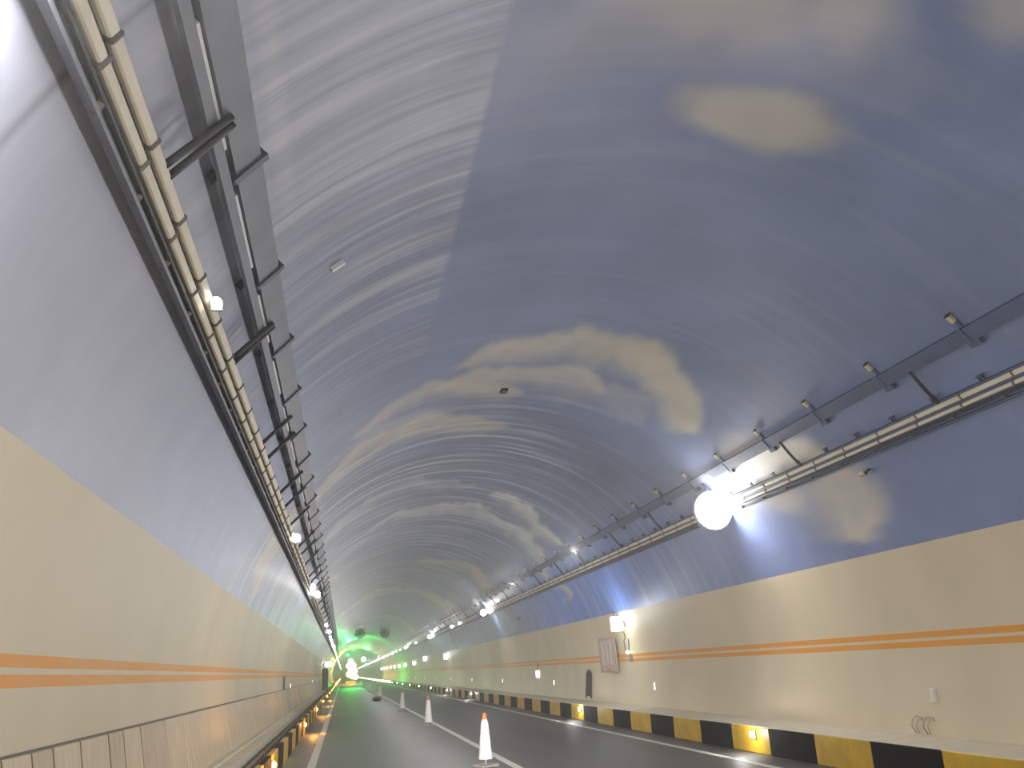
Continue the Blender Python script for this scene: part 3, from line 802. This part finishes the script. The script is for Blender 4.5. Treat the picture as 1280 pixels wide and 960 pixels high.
# ---- jet fans
def jet_fan(x, y, z, label):
    t = thing('jet_fan', label, 'fan', (x, y, z), 'jet fans under the vault')
    r_ = .58
    bm = bmesh.new(); n = 24
    ring = []
    for rr, yy in ((r_, .1), (r_, .75), (r_ - .03, .75), (r_ - .03, .1)):
        ring.append([bm.verts.new((rr * math.cos(2 * math.pi * k / n), yy, rr * math.sin(2 * math.pi * k / n))) for k in range(n)])
    for i in range(4):
        a, b = ring[i], ring[(i + 1) % 4]
        for k in range(n): bm.faces.new((a[k], a[(k + 1) % n], b[(k + 1) % n], b[k]))
    obj('housing', bm, M['fan_house'], t, True)
    bm = bmesh.new(); lathe(bm, [(.02, .02), (.12, .08), (.15, .4), (.15, .6)], 14, axis='y'); obj('hub', bm, M['fan'], t, True)
    bm = bmesh.new()
    hexa(bm, [(.11, .12, -.03), (.53, .08, -.11), (.53, .16, .11), (.11, .24, .03), (.11, .14, -.03), (.53, .10, -.11), (.53, .18, .11), (.11, .26, .03)])
    me = share(bm, 'blade', [M['fan']])
    for k in range(10):
        b = inst('blade', me, (0, 0, 0), t); b.rotation_euler = (0, 2 * math.pi * k / 10, 0)
    top = math.sqrt((R - .02) ** 2 - x * x) + ZC - z
    for yy in (.25, .6):
        for sx in (-.45, .45):
            bm = bmesh.new(); tube(bm, [(sx, yy, .48), (sx, yy, top - (.1))], .03, 6); obj('hanger', bm, M['bracket'], t)
FANS = [(-1.48, 98.0, 5.95, 'dark jet fan hanging under the vault, left one of the pair'), (1.16, 98.0, 5.95, 'dark jet fan hanging under the vault, right one of the pair')]
for f in FANS: jet_fan(*f)

# ---- cones on the centre line
def make_cone(label, loc, group, rz):
    t = thing('traffic_cone', label, 'cone', loc, group, rz)
    bm = bmesh.new(); box(bm, -.20, .20, -.20, .20, 0, .035); bmesh.ops.bevel(bm, geom=[e for e in bm.edges if abs(e.verts[0].co.z - e.verts[1].co.z) > .01], offset=.05, segments=2, affect='EDGES'); obj('base', bm, M['cone_base'], t)
    bm = bmesh.new(); lathe(bm, [(.022, .035), (.022, .16)], 8); obj('stem', bm, M['cone_base'], t)
    bm = bmesh.new(); lathe(bm, [(.135, .13), (.125, .20), (.105, .38), (.110, .385), (.092, .56), (.080, .60)], 16); obj('skirt', bm, M['cone_white'], t)
    bm = bmesh.new(); lathe(bm, [(.088, .60), (.072, .76), (.05, .83)], 16); obj('sleeve', bm, M['cone_white'], t)
    bm = bmesh.new(); lathe(bm, [(.052, .83), (.034, .93), (.022, .95)], 16); obj('tip', bm, M['cone_orange'], t)
    return t
cone_pos = [(-.51, 17.6), (-.34, 31.2), (-.38, 44.4), (-.40, 70.5), (-.40, 84), (-.45, 96), (-.45, 109), (-.45, 122), (-.45, 135), (-.45, 148)]
c0 = make_cone('white sleeved traffic cone with orange tip, largest and nearest of the row', (cone_pos[0][0], cone_pos[0][1], 0), 'cones along the centre line', .5)
for k, p in enumerate(cone_pos[1:], 1):
    c = copy_tree(c0); c.location = (p[0], p[1], 0); c.rotation_euler.z = random.uniform(0, 1.5)
    if k < 6: c['label'] = 'white sleeved traffic cone on the centre line, %s in the row from the camera' % ORD[k + 1]
    else: c['label'] = 'tiny farthest traffic cone at the end of the row'; c['group'] = 'farthest cones'
# dark sandbag-like lump beside the fourth cone
bm = bmesh.new(); bmesh.ops.create_uvsphere(bm, u_segments=14, v_segments=8, radius=1)
for v in bm.verts:
    v.co = Vector((v.co.x * .30, v.co.y * .45, max(v.co.z, -.55) * .20 + .11)) * (1 + .12 * mnoise.noise(v.co * 2.0))
o = obj('sandbag', bm, M['rubber'], None, True); o.location = (-.95, 62.5, 0); tag(o, 'low black sandbag on the road in front of the fourth cone', 'sandbag')

# ---- signals and work lamps deep in the tunnel
t = thing('lane_signal', 'overhead signal box glowing green deep in the tunnel', 'signal', (-2.5, 150, 5.0))
bm = bmesh.new(); box(bm, -.45, .45, 0, .3, -.45, .45); obj('housing', bm, M['housing'], t)
bm = bmesh.new()
for a in (math.pi / 4, -math.pi / 4, 0): 
    b2 = Matrix.Rotation(a, 3, 'Y')
    for q in [1]:
        pts = [(-.06, -.04, -.35), (.06, -.04, -.35), (.06, 0, -.35), (-.06, 0, -.35), (-.06, -.04, 0.05), (.06, -.04, .05), (.06, 0, .05), (-.06, 0, .05)]
        hexa(bm, [b2 @ Vector(p) for p in pts])
obj('green_arrow', bm, M['green_lit'], t)
bm = bmesh.new(); tube(bm, [(0, .15, .45), (0, .15, 1.42)], .04, 6); obj('hanger', bm, M['bracket'], t)
g1 = add_light('glow', (.6, -14.0, .6), 3800, (.03, 1.0, .12), .1, t); g1.data.specular_factor = .1
t = thing('lane_signal', 'pale green round signal lamp, right of the yellow glare', 'signal', (1.1, 200, 4.85))
bm = bmesh.new(); bmesh.ops.create_uvsphere(bm, u_segments=14, v_segments=8, radius=.50); obj('lens', bm, M['greenwhite'], t, True)
bm = bmesh.new(); box(bm, -.45, .45, .3, .6, -.45, .45); obj('housing', bm, M['housing'], t)
bm = bmesh.new(); tube(bm, [(0, .45, .45), (0, .45, 2.0)], .05, 6); obj('hanger', bm, M['bracket'], t)
g2 = add_light('glow', (0, -1.2, 0), 1300, (.10, 1.0, .20), .3, t); g2.data.specular_factor = .1
t = thing('work_light_tower', 'cluster of dazzling yellow work lamps at the far end of the road', 'lamp', (-1.7, 190, 0))
bm = bmesh.new(); tube(bm, [(0, 0, 0), (0, 0, 4.6)], .07, 8); obj('mast', bm, M['bracket'], t)
bm = bmesh.new(); box(bm, -1.0, 1.0, -.5, .5, 0, .5); obj('base', bm, M['yellow'], t)
for i, (dx, dz, r_) in enumerate([(0, 4.4, .55), (.5, 3.6, .6), (-.4, 3.5, .55), (.2, 2.7, .7), (.9, 2.4, .5), (-.3, 1.9, .6), (.5, 1.6, .7), (1.1, 1.3, .5)]):
    bm = bmesh.new(); lathe(bm, [(r_, 0), (r_ * .8, -.15), (.02, -.22)], 14, (dx, -.1, dz), 'y'); obj('lens', bm, M['yellow_lit'], t, True)
g3 = add_light('glow', (0, -3.5, 3.0), 2000, (1, .66, .18), .5, t); g3.data.specular_factor = .5
t = thing('wall_cabinet', 'tall dark cabinet standing by the left wall far down the tunnel', 'cabinet', (-4.95, 92, .45))
bm = bmesh.new(); box(bm, -.28, .28, -.5, .5, 0, 2.0); obj('body', bm, M['tray'], t)
bm = bmesh.new(); box(bm, .28, .31, -.42, .42, .1, 1.9); obj('door', bm, M['bracket'], t)
t = thing('light_box', 'white light box on the left wall above the distant cabinet', 'light box', (-4.9, 96, 2.9))
bm = bmesh.new(); box(bm, -.15, .5, -.1, .1, -.25, .25); obj('lit_face', bm, M['lamp_small'], t)
bm = bmesh.new(); box(bm, -.40, -.15, -.05, .05, -.08, .08); obj('wall_mount', bm, M['housing'], t)

# ---- added unseen beams, as of a car at the camera, to brighten cones and kerbs
for x in (-3.75, -2.55):
    sd = bpy.data.lights.new('headlamp_fill_beam', 'SPOT'); sd.energy = 6500; sd.spot_size = math.radians(34); sd.spot_blend = .8; sd.shadow_soft_size = .06
    sd.color = (1, .97, .92)
    so = bpy.data.objects.new('headlamp_fill_beam', sd); COL.objects.link(so); so.location = (x, .9, .68)
    so.rotation_euler = (math.radians(89), 0, math.radians(-6))
